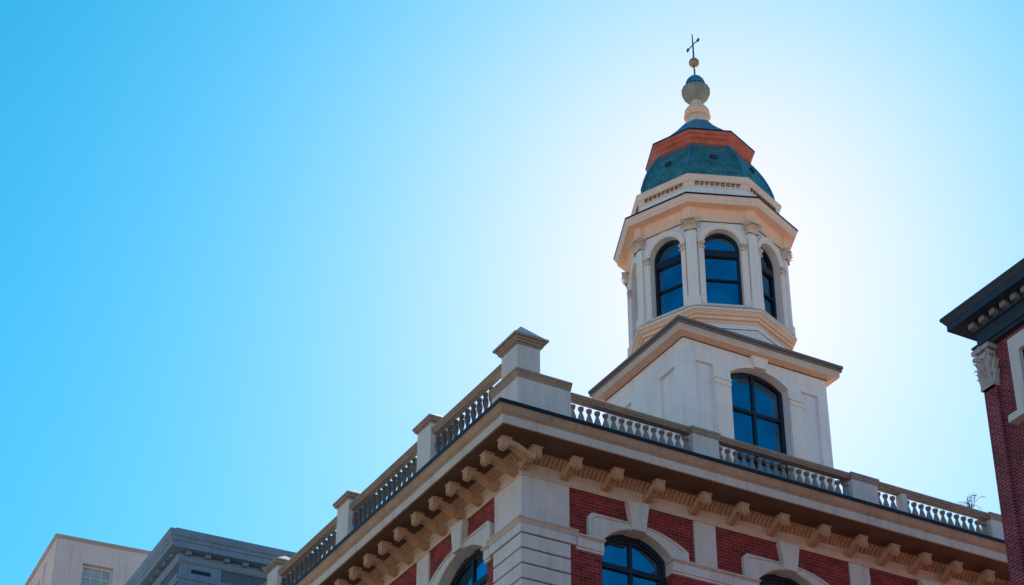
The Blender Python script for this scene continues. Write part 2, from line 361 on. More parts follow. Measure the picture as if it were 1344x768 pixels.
# ------------------------------------------------------------------ the corner building
LX, LY = 19.6, 15.7
bld = empty('corner_building', (0, 0, 0.13), 'red brick corner building with stone piers, tan bracketed cornice and roof balustrade', 'building')
FR = frame((0,0,H), (1,0,0), (0,-1,0))       # right facade: u runs along +x
FL = frame((0,0,H), (0,1,0), (-1,0,0))       # left facade: u runs along +y
PATH = [(0, LY), (0, 0), (LX, 0)]
PATH = [(LX, 0), (0, 0), (0, LY)][::-1]
WIN = {'R': [3.25, 7.85, 12.45, 17.05], 'L': [3.05, 7.55, 12.05]}
STRIP = {'R': [(4.97,5.62), (9.85,10.5), (14.45,15.1)], 'L': [(4.82,5.49), (9.3,9.97), (13.85,14.5)]}
HWK = {'R': 1.03, 'L': 1.30}; ZSP, RISE, ZSILL = -1.22, 0.52, -3.6
for key, fr, L in (('R', FR, LX), ('L', FL, LY)):
    HW = HWK[key]; wb = MB(); holes = [arch(u, HW, ZSILL, ZSP, RISE) for u in WIN[key]]
    wb.poly(fr, [(0.02,-H+0.14),(L,-H+0.14),(L,0.3),(0.02,0.3)], 0.0, holes)
    for h in holes: wb.rim(fr, h, 0.0, -0.5)
    wb.build('brick_wall', 'brick', bld)
bk = MB(); bk.add([(LX,0,0.14),(LX,LY,0.14),(LX,LY,H+1),(LX,0,H+1)], [(0,1,2,3)]); bk.add([(0,LY,0.14),(LX,LY,0.14),(LX,LY,H+1),(0,LY,H+1)], [(0,1,2,3)])
bk.build('rear_wall', 'brick', bld)
# corner pier: plain block over a belt, rusticated courses below with dark recessed joints
PIER = [(0, 1.30), (0, 0), (1.30, 0)]
pb = MB(); sweep(pb, PIER, [(-0.1, -1.20), (0.05, -1.20), (0.05, 0.005), (-0.1, 0.005)], False)
for v in pb.v: v.z += H
pb.build('corner_pier', 'stone', bld)
pb = MB()
z = -1.56
while z > -14:
    sweep(pb, PIER, [(-0.1, z-0.375), (0.06, z-0.375), (0.075, z-0.36), (0.075, z-0.03), (0.06, z-0.015), (-0.1, z-0.015)], False); z -= 0.40
sweep(pb, PIER, [(-0.1, -25.9), (0.075, -25.9), (0.075, -14.2), (-0.1, -14.2)], False)
for v in pb.v: v.z += H
pier = pb.build('rusticated_pier', 'stone', bld)
jb = MB(); sweep(jb, [(0, 1.28), (0, 0), (1.28, 0)], [(-0.08, -14.3), (0.03, -14.3), (0.03, -1.5), (-0.08, -1.5)], False)
for v in jb.v: v.z += H
jb.build('pier_joint', 'grime', pier)
BP = [(0, 1.46), (0, 0), (1.46, 0)]
bb = MB(); sweep(bb, BP, [(-0.05,-1.545), (0.10,-1.545), (0.10,-1.32), (-0.05,-1.32)], False)
for v in bb.v: v.z += H
belt = bb.build('belt_course', 'stone', bld)
bb = MB(); sweep(bb, [(0, 1.48), (0, 0), (1.48, 0)], [(-0.05,-1.318), (0.12,-1.318), (0.12,-1.285), (0.15,-1.27), (0.15,-1.24), (0.20,-1.215), (0.20,-1.185), (-0.05,-1.185)], False)
for v in bb.v: v.z += H
bb.build('belt_moulding', 'cream', belt)
# imposts, strips, surrounds, keystones, windows
def impost(fr, u0, u1, dz=-0.06):
    m = MB(); m.fbox(fr, u0, u1, -1.50+dz, -1.27+dz, -0.3, 0.095); m.fbox(fr, u0, u1, -1.565+dz, -1.502+dz, -0.3, 0.06)
    o = m.build('impost', 'stone', bld)
    m = MB(); m.fbox(fr, u0-0.0, u1+0.0, -1.268+dz, -1.235+dz, -0.3, 0.12); m.fbox(fr, u0-0.02, u1+0.02, -1.233+dz, -1.19+dz, -0.3, 0.165)
    m.build('impost_moulding', 'cream', o)
for key, fr, L in (('R', FR, LX), ('L', FL, LY)):
    ws = WIN[key]; HW = HWK[key]
    for i, uc in enumerate(ws):
        prev = 1.47 if i == 0 else None
        if i == 0: impost(fr, 1.49, uc-HW+0.03)
        nxt = ws[i+1]-HW+0.03 if i+1 < len(ws) else L
        impost(fr, uc+HW-0.03, nxt)
        # surround: squared shoulder on the corner side, sloping shoulder on the far side
        SN, SF_ = (1.44, 1.47) if key == 'R' else (1.64, 1.60)
        inn = arch(uc, HW-0.02, -1.245, ZSP, RISE-0.02, 20)
        out = []
        n = len(inn)
        for k in range(n):
            t = k/(n-1)
            if t < 0.16: out.append((uc-SN, -1.245 + (t/0.16)*0.675))
            elif t <= 0.5: out.append((uc-SN + (t-0.16)/0.34*SN, -0.57))
            elif t < 0.86:
                q = (t-0.5)/0.36; out.append((uc + q*SF_, -0.57 - 0.42*q**2.2))
            else: out.append((uc+SF_, -0.99 - (t-0.86)/0.14*0.255))
        sm = MB()
        inn2 = [(a+(c-a)*0.16, b+(d-b)*0.16) for (a,b),(c,d) in zip(inn, out)]
        inn3 = [(a+(c-a)*0.80, b+(d-b)*0.80) for (a,b),(c,d) in zip(inn, out)]
        inn4 = [(a+(c-a)*0.84, b+(d-b)*0.84) for (a,b),(c,d) in zip(inn, out)]
        rows = [[fr(u, zz, -0.32) for u, zz in inn], [fr(u, zz, 0.05) for u, zz in inn], [fr(u, zz, 0.075) for u, zz in inn2],
                [fr(u, zz, 0.075) for u, zz in inn3], [fr(u, zz, 0.12) for u, zz in inn4], [fr(u, zz, 0.12) for u, zz in out], [fr(u, zz, -0.01) for u, zz in out]]
        sm.loops(rows, False)
        sr = sm.build('window_surround', 'white', bld)
        km = MB(); kz0, kz1 = -0.76, -0.004
        pts = lambda d, e: [fr(uc-0.19+e, kz0-e*0.5, d), fr(uc+0.19-e, kz0-e*0.5, d), fr(uc+0.315-e, kz1, d), fr(uc-0.315+e, kz1, d)]
        km.loops([pts(-0.3, 0), pts(0.17, 0), pts(0.20, 0.03)], True, True, True)
        km.build('keystone', 'white', sr)
        # window: arched dark frame with mullions; glass behind
        wm = MB(); D0, D1 = -0.36, -0.26
        o_ = arch(uc, HW-0.005, ZSILL, ZSP, RISE-0.005); i_ = arch(uc, HW-0.13, ZSILL+0.1, ZSP-0.02, RISE-0.14)
        wm.poly(fr, o_, D1, [i_]); wm.rim(fr, i_, D0, D1)
        o2 = arch(uc, HW-0.13, ZSILL+0.1, ZSP-0.02, RISE-0.14); i2 = arch(uc, HW-0.20, ZSILL+0.17, ZSP-0.03, RISE-0.21)
        wm.poly(fr, o2, D1-0.04, [i2]); wm.rim(fr, i2, D0, D1-0.04)
        wm.fbox(fr, uc-0.05, uc+0.05, ZSILL+0.1, ZSP+RISE-0.16, D0+0.005, D1-0.03)
        wm.fbox(fr, uc-HW+0.12, uc+HW-0.12, ZSP-0.52, ZSP-0.38, D0+0.003, D1-0.015)
        wm.fbox(fr, uc-HW+0.12, uc+HW-0.12, ZSP-1.5, ZSP-1.42, D0+0.003, D1-0.035)
        w = wm.build('window', 'frame', bld)
        gm = MB(); gm.poly(fr, arch(uc, HW-0.01, ZSILL, ZSP, RISE-0.02), D0+0.02); gm.build('pane', 'glass', w)
        sl = MB(); sl.fbox(fr, uc-HW-0.15, uc+HW+0.15, ZSILL-0.2, ZSILL, -0.5, 0.14); sl.build('sill', 'stone', w)
    for (a, b) in STRIP[key]:
        MB().fbox(fr, a, b, -1.24, -0.003, -0.05, 0.055).build('pilaster_strip', 'white', bld)
# architrave band, fluted cove, soffit and cornice, lead edge
def sweepz(name, prof, mat, parent, path=PATH, smooth=None):
    m = MB(); sweep(m, path, prof, False)
    for v in m.v: v.z += H
    return m.build(name, mat, parent, smooth)
band = sweepz('architrave', [(-0.2,0.008),(0.065,0.008),(0.065,0.045),(0.085,0.06),(0.085,0.25),(0.11,0.27),(0.13,0.30),(0.13,0.325),(-0.2,0.325)], 'architrave', bld)
sweepz('joint_line', [(-0.2,-0.002),(0.035,-0.002),(0.035,0.02),(-0.2,0.02)], 'grime', band)
cv = [(0.05,0.327)] + [(0.33-0.27*math.cos(a), 0.335+0.235*math.sin(a)) for a in [i/6*math.pi/2 for i in range(7)]]
cove = sweepz('cove', cv + [(0.05,0.571)], 'tan', bld)
for fr, L in ((FR, LX), (FL, LY)):
    rb = MB()
    n = int(L/0.125)
    for i in range(n):
        u0 = 0.02 + (i+0.12)*L/n; u1 = 0.02 + (i+0.88)*L/n; um = (u0+u1)/2
        arc = [(0.345-0.27*math.cos(a), 0.325+0.235*math.sin(a)) for a in [0.1+j/5*(math.pi/2-0.25) for j in range(6)]]
        rows = []
        for j, (o, z) in enumerate(arc):
            nx, nz = (0.33-o), 0.30-z
            ln = math.hypot(o-0.345, z-0.325); e = 0.045*math.sin(math.pi*(0.18+0.82*j/5))**0.5
            dx, dz = (0.345-o)/ln, (0.325-z)/ln
            rows.append([fr(u0, z, o), fr(um-0.02, z+dz*e, o+dx*e), fr(um+0.02, z+dz*e, o+dx*e), fr(u1, z, o)])
        rb.loops(rows, False)
    rb.build('fluting', 'tan', cove)
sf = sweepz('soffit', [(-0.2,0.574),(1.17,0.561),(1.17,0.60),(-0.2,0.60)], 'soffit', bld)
corn = sweepz('cornice', [(-0.2,0.602),(1.172,0.602),(1.172,0.556),(1.20,0.548),(1.225,0.55),(1.225,0.79),(1.245,0.80),(1.25,0.83),(1.285,0.85),(1.32,0.90),(1.345,0.96),(1.385,1.0),(-0.2,1.0)], 'cyma', bld)
sweepz('fascia', [(1.2,0.556),(1.234,0.556),(1.234,0.785),(1.2,0.785)], 'cream', corn)
sweepz('gutter', [(0.0,1.003),(1.40,1.003),(1.415,1.02),(1.415,1.10),(1.39,1.115),(0.0,1.25)], 'lead', bld)
MB().box(0.3, LX, 0.3, LY, H+1.0, H+1.3).build('roof', 'lead', bld)
# modillions: scrolled consoles with fluted fronts
def modillion(F, w=0.24):
    m = MB()
    k = (F-0.09)/0.91
    low = [(1.0,0.34),(0.985,0.305),(0.95,0.285),(0.90,0.29),(0.865,0.325),(0.84,0.375),(0.77,0.41),(0.65,0.395),(0.52,0.345),(0.40,0.285),(0.28,0.235),(0.17,0.21),(0.09,0.205)]
    top = [(0.09,0.33),(0.18,0.335),(0.29,0.355),(0.40,0.40),(0.51,0.45),(0.62,0.49),(0.72,0.505),(0.78,0.515),(0.79,0.558)]
    sc = lambda L_: [(0.09+(o-0.09)*k, z) for o, z in L_]
    low, top = sc(low), sc(top)
    if F < 0.9: low, top = [[(o, 0.558-(0.558-z)*(1.0 if o > 0.6 else 0.80)) for o, z in L_] for L_ in (low, top)]
    prof = [(F, 0.558)] + low + top
    m.loops([[(-w/2, -o, z) for o, z in prof], [(w/2, -o, z) for o, z in prof]], True, True, True)
    m.box(-w/2-0.025, w/2+0.025, -F-0.025, -F+0.25*k, 0.534, 0.566)
    for i in range(3):                     # flutes standing on the front and running along the belly
        x = -w/2 + (i+0.5)*w/3
        m.box(x-0.026, x+0.026, -F-0.014, -F+0.03, 0.31, 0.525)
        pts = [(x, -o, z-0.004) for o, z in low[3:]]
        m.tube(pts, 0.03, 6)
    return m
src = {}
for key, F in (('R', 0.80), ('L', 1.0)):
    src[key] = modillion(F).build('modillion', 'tan', bld, label='scrolled tan bracket under the %s eaves' % ('front' if key == 'R' else 'left'))
us = {'R': [-0.02, 1.12, 2.3, 3.52, 4.9, 6.05, 7.3, 8.6, 9.8, 10.85, 11.9, 12.95, 14.05, 15.2, 16.4, 17.6, 18.8],
      'L': [-0.72, 0.16, 1.07, 1.96, 2.87, 3.85, 4.83, 5.75, 6.62, 7.5, 8.4, 9.3, 10.2, 11.1, 12.0, 12.9, 13.8, 14.7]}
zb = H - bld.location.z
for key in 'RL':
    for i, u in enumerate(us[key]):
        loc = (u, 0, zb) if key == 'R' else (0, u, zb)
        rot = 0 if key == 'R' else R_(-90)
        if i == 0: src[key].location = loc; src[key].rotation_euler = (0, 0, rot)
        else: copy_part(src[key], loc, rot)
# balustrades
def ped(m, m2, x0, x1, y0, y1, z0, z1, cap=True, apex=0.0, ov=0.07):
    m.box(x0, x1, y0, y1, z0, z1)
    m2.box(x0-0.025, x1+0.025, y0-0.025, y1+0.025, z1+0.002, z1+0.05)
    m2.box(x0-ov*0.7, x1+ov*0.7, y0-ov*0.7, y1+ov*0.7, z1+0.052, z1+0.12)
    m2.box(x0-ov, x1+ov, y0-ov, y1+ov, z1+0.122, z1+0.19)
    if apex:
        xm, ym = (x0+x1)/2, (y0+y1)/2; t = z1+0.192
        m2.add([(x0-ov,y0-ov,t),(x1+ov,y0-ov,t),(x1+ov,y1+ov,t),(x0-ov,y1+ov,t),(xm,ym,t+apex)], [(0,1,4),(1,2,4),(2,3,4),(3,0,4),(0,3,2,1)])
FO = -0.28
def baluster_mesh(h, tall):
    if not tall:
        p = [(0.08,0),(0.08,0.05),(0.05,0.06),(0.05,0.075),(0.082,0.13),(0.096,0.19),(0.09,0.25),(0.062,0.34),(0.042,0.42),(0.038,0.46),(0.066,0.48),(0.048,0.50),(0.078,0.52),(0.078,0.575)]
        s = h/0.575
    else:
        p = [(0.07,0),(0.07,0.07),(0.042,0.09),(0.042,0.13),(0.06,0.24),(0.066,0.34),(0.06,0.48),(0.046,0.66),(0.04,0.78),(0.058,0.84),(0.080,0.92),(0.084,1.0),(0.068,1.07),(0.04,1.11),(0.07,1.13),(0.07,1.2)]
        s = h/1.2
    return MB().lathe([(r, z*s) for r, z in p], n=12)
# front balustrade
ZB, ZR = H+1.87, H+2.42
m = MB()
secs = [(1.255, 4.89), (5.70, 10.0), (10.85, 14.78), (15.6, LX)]
m.box(FO+0.0, LX, FO-0.0, FO+0.26, H+1.26, ZB)            # plinth
fb = m.build('balustrade', 'ledge', bld, label='low front balustrade of short vase balusters')
hr = MB()
for a, b in secs:
    hr.box(a+0.0, b-0.0, FO+0.02, FO+0.22, ZR, ZR+0.045); hr.box(a, b, FO-0.01, FO+0.25, ZR+0.047, ZR+0.09); hr.box(a, b, FO-0.03, FO+0.27, ZR+0.092, ZR+0.145)
hr.build('handrail', 'rail', fb)
b0 = baluster_mesh(ZR-ZB, False).build('baluster', 'baluster', fb, 40)
first = True
def put_baluster(src0, fb_, x, y, z):
    global first
    loc = (x, y, z) - fb_.parent.location if False else Vector((x, y, z)) - bld.location
    if first: src0.location = loc; first = False
    else: copy_part(src0, loc, random.uniform(0, 1))
for a, b in secs:
    n = max(1, round((b-a)/0.25))
    for i in range(n):
        x = a + (i+0.5)*(b-a)/n
        if 11.62 < x < 11.95: continue
        put_baluster(b0, fb, x, FO+0.125, ZB)
for a, b in ((4.89,5.70), (10.0,10.85), (14.78,15.6)):
    p, c = MB(), MB(); ped(p, c, a, b, FO-0.03, FO+0.4, ZB-0.5, H+2.40, ov=0.05)
    o = p.build('pedestal', 'stone', fb); c.v and c.build('pedestal_cap', 'rail', fb)
MB().box(11.69, 11.88, FO+0.01, FO+0.25, ZB, ZR).build('pedestal', 'stone', fb)
# corner block
p, c = MB(), MB()
p.box(FO, 1.255, FO-0.002, 0.3, H+1.2, H+2.60); p.box(FO-0.002, 0.3, 0.298, 1.05, H+1.2, H+2.60)
cb = p.build('corner_block', 'stone', bld)
sweepm = MB(); sweep(sweepm, [(FO, 1.05), (FO, FO), (1.255, FO)], [(-0.5,2.602),(0.02,2.602),(0.035,2.66),(0.06,2.68),(0.06,2.72),(0.10,2.75),(0.10,2.80),(-0.5,2.80)], False)
for v in sweepm.v: v.z += H
sweepm.build('block_moulding', 'rail', cb)
p, c = MB(), MB(); ped(p, c, FO, 0.37, FO, 0.55, H+2.80, H+3.56, apex=0.0, ov=0.10)
xa, ya, t = 0.045, 0.135, H+3.752
c.add([(FO-.17,FO-.17,t),(0.54,FO-.17,t),(0.54,0.72,t),(FO-.17,0.72,t),(FO-.17,FO-.17,t+.06),(0.54,FO-.17,t+.06),(0.54,0.72,t+.06),(FO-.17,0.72,t+.06)],
      [(0,3,2,1),(4,5,6,7),(0,1,5,4),(1,2,6,5),(2,3,7,6),(3,0,4,7)])
p.build('pedestal', 'stone', cb); c.build('pedestal_cap', 'rail', cb)
ap = MB(); t += 0.062; ap.add([(FO-.14,FO-.14,t),(0.51,FO-.14,t),(0.51,0.69,t),(FO-.14,0.69,t),(xa,ya,t+0.58)], [(0,1,4),(1,2,4),(2,3,4),(3,0,4),(0,3,2,1)])
ap.build('pedestal_apex', 'stone', cb)
# left balustrade, taller
ZRL = H+3.22
m = MB(); m.box(FO+0.02, FO+0.24, 1.06, LY, H+1.2, ZB)
lb = m.build('balustrade', 'stone', bld, label='tall left balustrade of slender balusters with knobbed heads')
hr = MB(); lsecs = [(0.56, 4.35), (5.12, 9.38), (10.14, 14.3), (15.06, LY)]
for a, b in lsecs:
    hr.box(FO+0.03, FO+0.20, a, b, ZRL, ZRL+0.06); hr.box(FO+0.005, FO+0.225, a, b, ZRL+0.062, ZRL+0.12); hr.box(FO-0.02, FO+0.25, a, b, ZRL+0.122, ZRL+0.18)
hr.build('handrail', 'rail', lb)
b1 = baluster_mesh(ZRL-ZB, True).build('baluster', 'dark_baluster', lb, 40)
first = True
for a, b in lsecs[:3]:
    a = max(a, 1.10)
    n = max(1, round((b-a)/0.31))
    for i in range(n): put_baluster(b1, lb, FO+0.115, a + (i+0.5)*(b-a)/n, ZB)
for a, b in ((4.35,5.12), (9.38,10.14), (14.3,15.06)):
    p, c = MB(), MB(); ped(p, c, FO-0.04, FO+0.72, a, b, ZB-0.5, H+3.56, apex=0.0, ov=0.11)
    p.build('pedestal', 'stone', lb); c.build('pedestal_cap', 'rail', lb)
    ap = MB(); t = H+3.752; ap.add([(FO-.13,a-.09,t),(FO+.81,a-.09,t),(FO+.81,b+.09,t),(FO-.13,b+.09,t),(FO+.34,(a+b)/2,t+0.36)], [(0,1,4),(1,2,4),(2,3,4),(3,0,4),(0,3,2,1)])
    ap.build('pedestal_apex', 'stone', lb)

# ------------------------------------------------------------------ the tower
TX, TY, TW, TL = 8.43, 5.0, 5.3, 4.4
ZT = 35.527
CX, CY = 11.11, 7.32
tow = empty('tower', (CX, CY, H+1.3), 'pale grey tower with eight sided lantern, teal dome and cross behind the balustrade', 'tower')
def zt(m, dz=ZT):
    for v in m.v: v.z += dz
    return m
FT = frame((TX, TY, ZT), (1,0,0), (0,-1,0)); FS = frame((TX, TY, ZT), (0,1,0), (-1,0,0))
FB = frame((TX+TW, TY+TL, ZT), (-1,0,0), (0,1,0)); FE = frame((TX+TW, TY, ZT), (0,1,0), (1,0,0))
zbase = H+1.2-ZT
def rect(a, b, c, d): return [(a,c),(a,d),(b,d),(b,c)]
TWU, TWH, TSP, TRI = 2.72, 1.08, -0.74, 0.39
m = MB()
op = arch(TWU, TWH, -5.2, TSP, TRI)
pan = [rect(0.41,1.06,-4.2,-0.65), rect(4.30,4.93,-4.2,-0.65)]
m.poly(FT, [(0,zbase),(TW,zbase),(TW,0.3),(0,0.3)], 0, [op]+pan); m.rim(FT, op, 0, -0.42)
for h in pan: m.rim(FT, h, 0, -0.11); m.poly(FT, h, -0.11)
pan = [rect(0.54,1.33,-4.2,-0.75), rect(2.95,3.74,-4.2,-0.75)]
m.poly(FS, [(0,zbase),(TL,zbase),(TL,0.3),(0,0.3)], 0, pan)
for h in pan: m.rim(FS, h, 0, -0.11); m.poly(FS, h, -0.11)
m.poly(FB, [(0,zbase),(TW,zbase),(TW,0.3),(0,0.3)], 0); m.poly(FE, [(0,zbase),(TL,zbase),(TL,0.3),(0,0.3)], 0)
m.build('base_wall', 'stucco', tow)
for a, b in ((1.085, 1.635), (3.81, 4.275)):
    mm = MB().fbox(FT, a, b, -7.5, -1.30, -0.05, 0.05); pl = mm.build('pilaster', 'tower_trim', tow)
    e = (0.03, 0) if a < 2 else (0, 0.03)
    mm = MB().fbox(FT, a-e[0], b+e[1], -1.298, -1.20, -0.2, 0.085); mm.fbox(FT, a-e[0]*0.3, b+e[1]*0.3, -1.198, -1.13, -0.2, 0.07); mm.fbox(FT, a-e[0]*1.6, b+e[1]*1.6, -1.128, -1.07, -0.2, 0.115)
    mm.build('impost', 'tower_trim', pl)
mm = MB(); inn = arch(TWU, TWH-0.01, -1.06, TSP, TRI-0.01, 20); out = arch(TWU, TWH+0.10, -1.06, TSP, TRI+0.10, 20)
mm.loops([[FT(u,z,-0.40) for u,z in inn],[FT(u,z,0.03) for u,z in inn],[FT(u,z,0.03) for u,z in out],[FT(u,z,-0.01) for u,z in out]], False)
mm.build('arch_trim', 'tower_trim', tow)
mm = MB(); pts = lambda d: [FT(TWU-0.20, -0.36, d), FT(TWU+0.23, -0.36, d), FT(TWU+0.31, 0.045, d), FT(TWU-0.28, 0.045, d)]
mm.loops([pts(-0.1), pts(0.14)], True, True, True); mm.build('keystone', 'tower_trim', tow)
def arch_window(fr, uc, hw, zs, sp, ri, D1, parent, mull=True, transoms=(), name='window', fw=0.10, pane='glass'):
    wm = MB(); D0 = D1-0.1
    o_ = arch(uc, hw-0.004, zs, sp, ri-0.004); i_ = arch(uc, hw-fw, zs+fw, sp, ri-fw)
    wm.poly(fr, o_, D1, [i_]); wm.rim(fr, i_, D0, D1)
    if mull: wm.fbox(fr, uc-0.05, uc+0.05, zs+fw*0.5, sp+ri-fw*0.8, D0+0.005, D1-0.02)
    for z0, z1, e in transoms: wm.fbox(fr, uc-hw+fw*0.8, uc+hw-fw*0.8, z0, z1, D0+0.003, D1-0.012+e)
    w = wm.build(name, 'frame', parent)
    MB().poly(fr, arch(uc, hw-0.006, zs, sp, ri-0.01), D0+0.02).build('pane', pane, w)
    return w
arch_window(FT, TWU, TWH, -5.2, TSP, TRI, -0.30, tow, True, [(-1.78,-1.68,0), (-3.4,-3.28,0)], fw=0.11)
SQ = [(TX,TY),(TX+TW,TY),(TX+TW,TY+TL),(TX,TY+TL)]
sweep(mm := MB(), SQ, [(-0.3,0.0),(0.03,0.0),(0.03,0.03),(-0.3,0.03)]); zt(mm).build('joint_line', 'grime', tow)
sweep(mm := MB(), SQ, [(-0.3,0.032),(0.02,0.032),(0.03,0.055),(0.30,0.06),(0.31,0.05),(0.31,0.085),(-0.3,0.085)])
bc = zt(mm).build('base_cornice', 'peach', tow)
sweep(mm := MB(), SQ, [(-0.3,0.087),(0.315,0.087),(0.32,0.18),(0.335,0.20),(0.36,0.235),(-0.3,0.235)]); zt(mm).build('fascia', 'cream', bc)
def sq(o, z): return [(p.x, p.y, ZT+z) for p in offset_path(SQ, o)]
mm = MB(); mm.loops([sq(0.3,0.237), sq(0.375,0.237), sq(0.385,0.32), sq(0.36,0.322), sq(0.365,0.345), sq(0.41,0.35), sq(0.415,0.44), sq(0.2,0.54), sq(-0.6,0.82), sq(-1.2,0.92)], True, True, True)
mm.build('base_roof', 'roof', tow)
def octo(R, rot=0.0): return [(CX+R*math.cos(k*math.pi/4+rot), CY+R*math.sin(k*math.pi/4+rot)) for k in range(8)]
RW = 2.58
cc = math.cos(math.pi/8)
def oring(R, z): return [(x, y, ZT+z) for x, y in octo(R)]
def osweep(name, prof, mat, parent=None, smooth=None):
    """profile [(vertex radius, z)] around the octagon"""
    mm = MB(); mm.loops([oring(r, z) for r, z in prof + prof[:1]], True); return mm.build(name, mat, parent or tow, smooth)
osweep('drum', [(1.5,0.5),(2.50,0.5),(2.50,1.20),(1.5,1.20)], 'stucco')
bm_ = osweep('drum_moulding', [(1.8,1.13),(2.515,1.13),(2.53,1.15),(2.53,1.20),(2.50,1.21),(2.50,1.235),(2.58,1.25),(2.60,1.32),(2.57,1.335),(2.57,1.36),(2.64,1.38),(2.655,1.42),(1.8,1.42)], 'peach')
osweep('drum_sill', [(1.8,1.423),(2.65,1.423),(2.68,1.45),(2.70,1.455),(2.70,1.475),(2.745,1.49),(2.755,1.56),(2.72,1.60),(1.8,1.64)], 'creampeach', bm_)
osweep('joint_line', [(1.8,0.93),(2.51,0.93),(2.51,0.955),(1.8,0.955)], 'grime', bm_)
# lantern walls with arched openings
FW = 2*RW*math.sin(math.pi/8)
lw = MB(); frames8 = []
LWH, LSILL, LSP = 0.60, 1.74, 4.03
for k in range(8):
    a = Vector((CX+RW*math.cos(k*math.pi/4), CY+RW*math.sin(k*math.pi/4), ZT)); b = Vector((CX+RW*math.cos((k+1)*math.pi/4), CY+RW*math.sin((k+1)*math.pi/4), ZT))
    u = (b-a).normalized(); n = Vector((u.y, -u.x, 0)); fr = frame(a, u, n); frames8.append(fr)
    h = arch(FW/2, LWH, LSILL, LSP, LWH, 20)
    lw.poly(fr, [(0,1.62),(FW,1.62),(FW,4.9),(0,4.9)], 0, [h]); lw.rim(fr, h, 0, -0.34)
lw.build('lantern_wall', 'stucco', tow)
for k, fr in enumerate(frames8):
    mm = MB(); c = FW/2
    inn = arch(c, LWH-0.005, LSILL, LSP, LWH-0.005, 20)
    A = lambda t: arch(c, LWH+t, LSILL, LSP, LWH+t, 20)
    mm.loops([[fr(u,z,-0.32) for u,z in inn],[fr(u,z,0.02) for u,z in inn],[fr(u,z,0.02) for u,z in A(0.035)],[fr(u,z,0.05) for u,z in A(0.05)],[fr(u,z,0.05) for u,z in A(0.14)],[fr(u,z,0.075) for u,z in A(0.15)],[fr(u,z,0.075) for u,z in A(0.185)],[fr(u,z,-0.01) for u,z in A(0.185)]], False)
    sr = mm.build('window_surround', 'tower_trim', tow)
    for s_ in (-1, 1):
        mm = MB(); cu = c + s_*(LWH+0.09)
        mm.fbox(fr, cu-0.12, cu+0.12, LSP-0.02, LSP+0.03, 0, 0.125); mm.fbox(fr, cu-0.105, cu+0.105, LSP-0.055, LSP-0.022, 0, 0.10); mm.fbox(fr, cu-0.115, cu+0.115, LSP-0.20, LSP-0.165, 0, 0.10)
        for q in (-1, 0, 1): leaf(mm, fr(cu+q*0.065, LSP-0.16, 0.05), fr(0,0,1)-fr(0,0,0), fr(1,0,0)-fr(0,0,0), 0.12, 0.075, 0.05)
        mm.build('impost', 'capital', sr)
    arch_window(fr, c, LWH, LSILL, LSP, LWH, -0.24, tow, False, [(LSP-0.30, LSP-0.06, 0.02), (LSP-1.20, LSP-1.15, 0)], name='lantern_window', fw=0.085)
    MB().fbox(fr, c-LWH-0.2, c+LWH+0.2, LSILL-0.09, LSILL-0.003, -0.3, 0.10).build('sill', 'white', sr)
# pilasters wrapped on the eight corners, each with base and carved capital
def corner_frame(k):
    ang = k*math.pi/4; n = Vector((math.cos(ang), math.sin(ang), 0)); u = Vector((-n.y, n.x, 0))
    return frame((CX+RW*n.x, CY+RW*n.y, ZT), u, n), u, n
for k in range(8):
    fr, u, n = corner_frame(k)
    mm = MB(); w = 0.17
    mm.loops([[fr(-w,z,-0.14),fr(-w,z,0.035),fr(-w*0.25,z,0.075),fr(w*0.25,z,0.075),fr(w,z,0.035),fr(w,z,-0.14)] for z in (2.0, 4.54)], True, True, True)
    p = mm.build('pilaster', 'tower_trim', tow)
    mm = MB()
    for (z0, z1, e) in ((1.625,1.95,0.05),(1.951,2.0,0.03)):
        mm.loops([[fr(-w-e,z,-0.16),fr(-w-e,z,0.035+e),fr(-w*0.25,z,0.08+e),fr(w*0.25,z,0.08+e),fr(w+e,z,0.035+e),fr(w+e,z,-0.16)] for z in (z0, z1)], True, True, True)
    mm.build('pilaster_base', 'tower_trim', p)
    capital_mesh(0.40, 0.40, fr(0,4.475,-0.08), u, n, 0.22, 1.4).build('capital', 'capital', p)
# entablature of the lantern, with breaks over the pilasters
ent = osweep('entablature', [(1.8,4.88),(2.60,4.88),(2.62,4.93),(2.64,5.30),(2.68,5.34),(2.94,5.36),(2.96,5.35),(2.96,5.38),(1.8,5.38)], 'peach')
osweep('cornice_fascia', [(1.8,5.383),(2.965,5.383),(2.965,5.45),(2.985,5.455),(2.99,5.475),(3.02,5.50),(3.035,5.55),(3.065,5.57),(3.065,5.60),(1.8,5.60)], 'creampeach', ent)
osweep('joint_line', [(1.8,4.855),(2.61,4.855),(2.61,4.882),(1.8,4.882)], 'grime', ent)
for k in range(8):
    mm = MB(); fr, u, n = corner_frame(k); w = 0.20
    mm.loops([[fr(-w,z,-0.12),fr(-w,z,0.05),fr(-w*0.3,z,0.12),fr(w*0.3,z,0.12),fr(w,z,0.05),fr(w,z,-0.12)] for z in (4.884, 5.355)], True, True, True)
    mm.build('entablature_block', 'peach', ent)
osweep('lead_edge', [(1.8,5.602),(3.075,5.602),(3.085,5.62),(3.085,5.66),(2.6,5.78),(1.8,5.78)], 'lead')
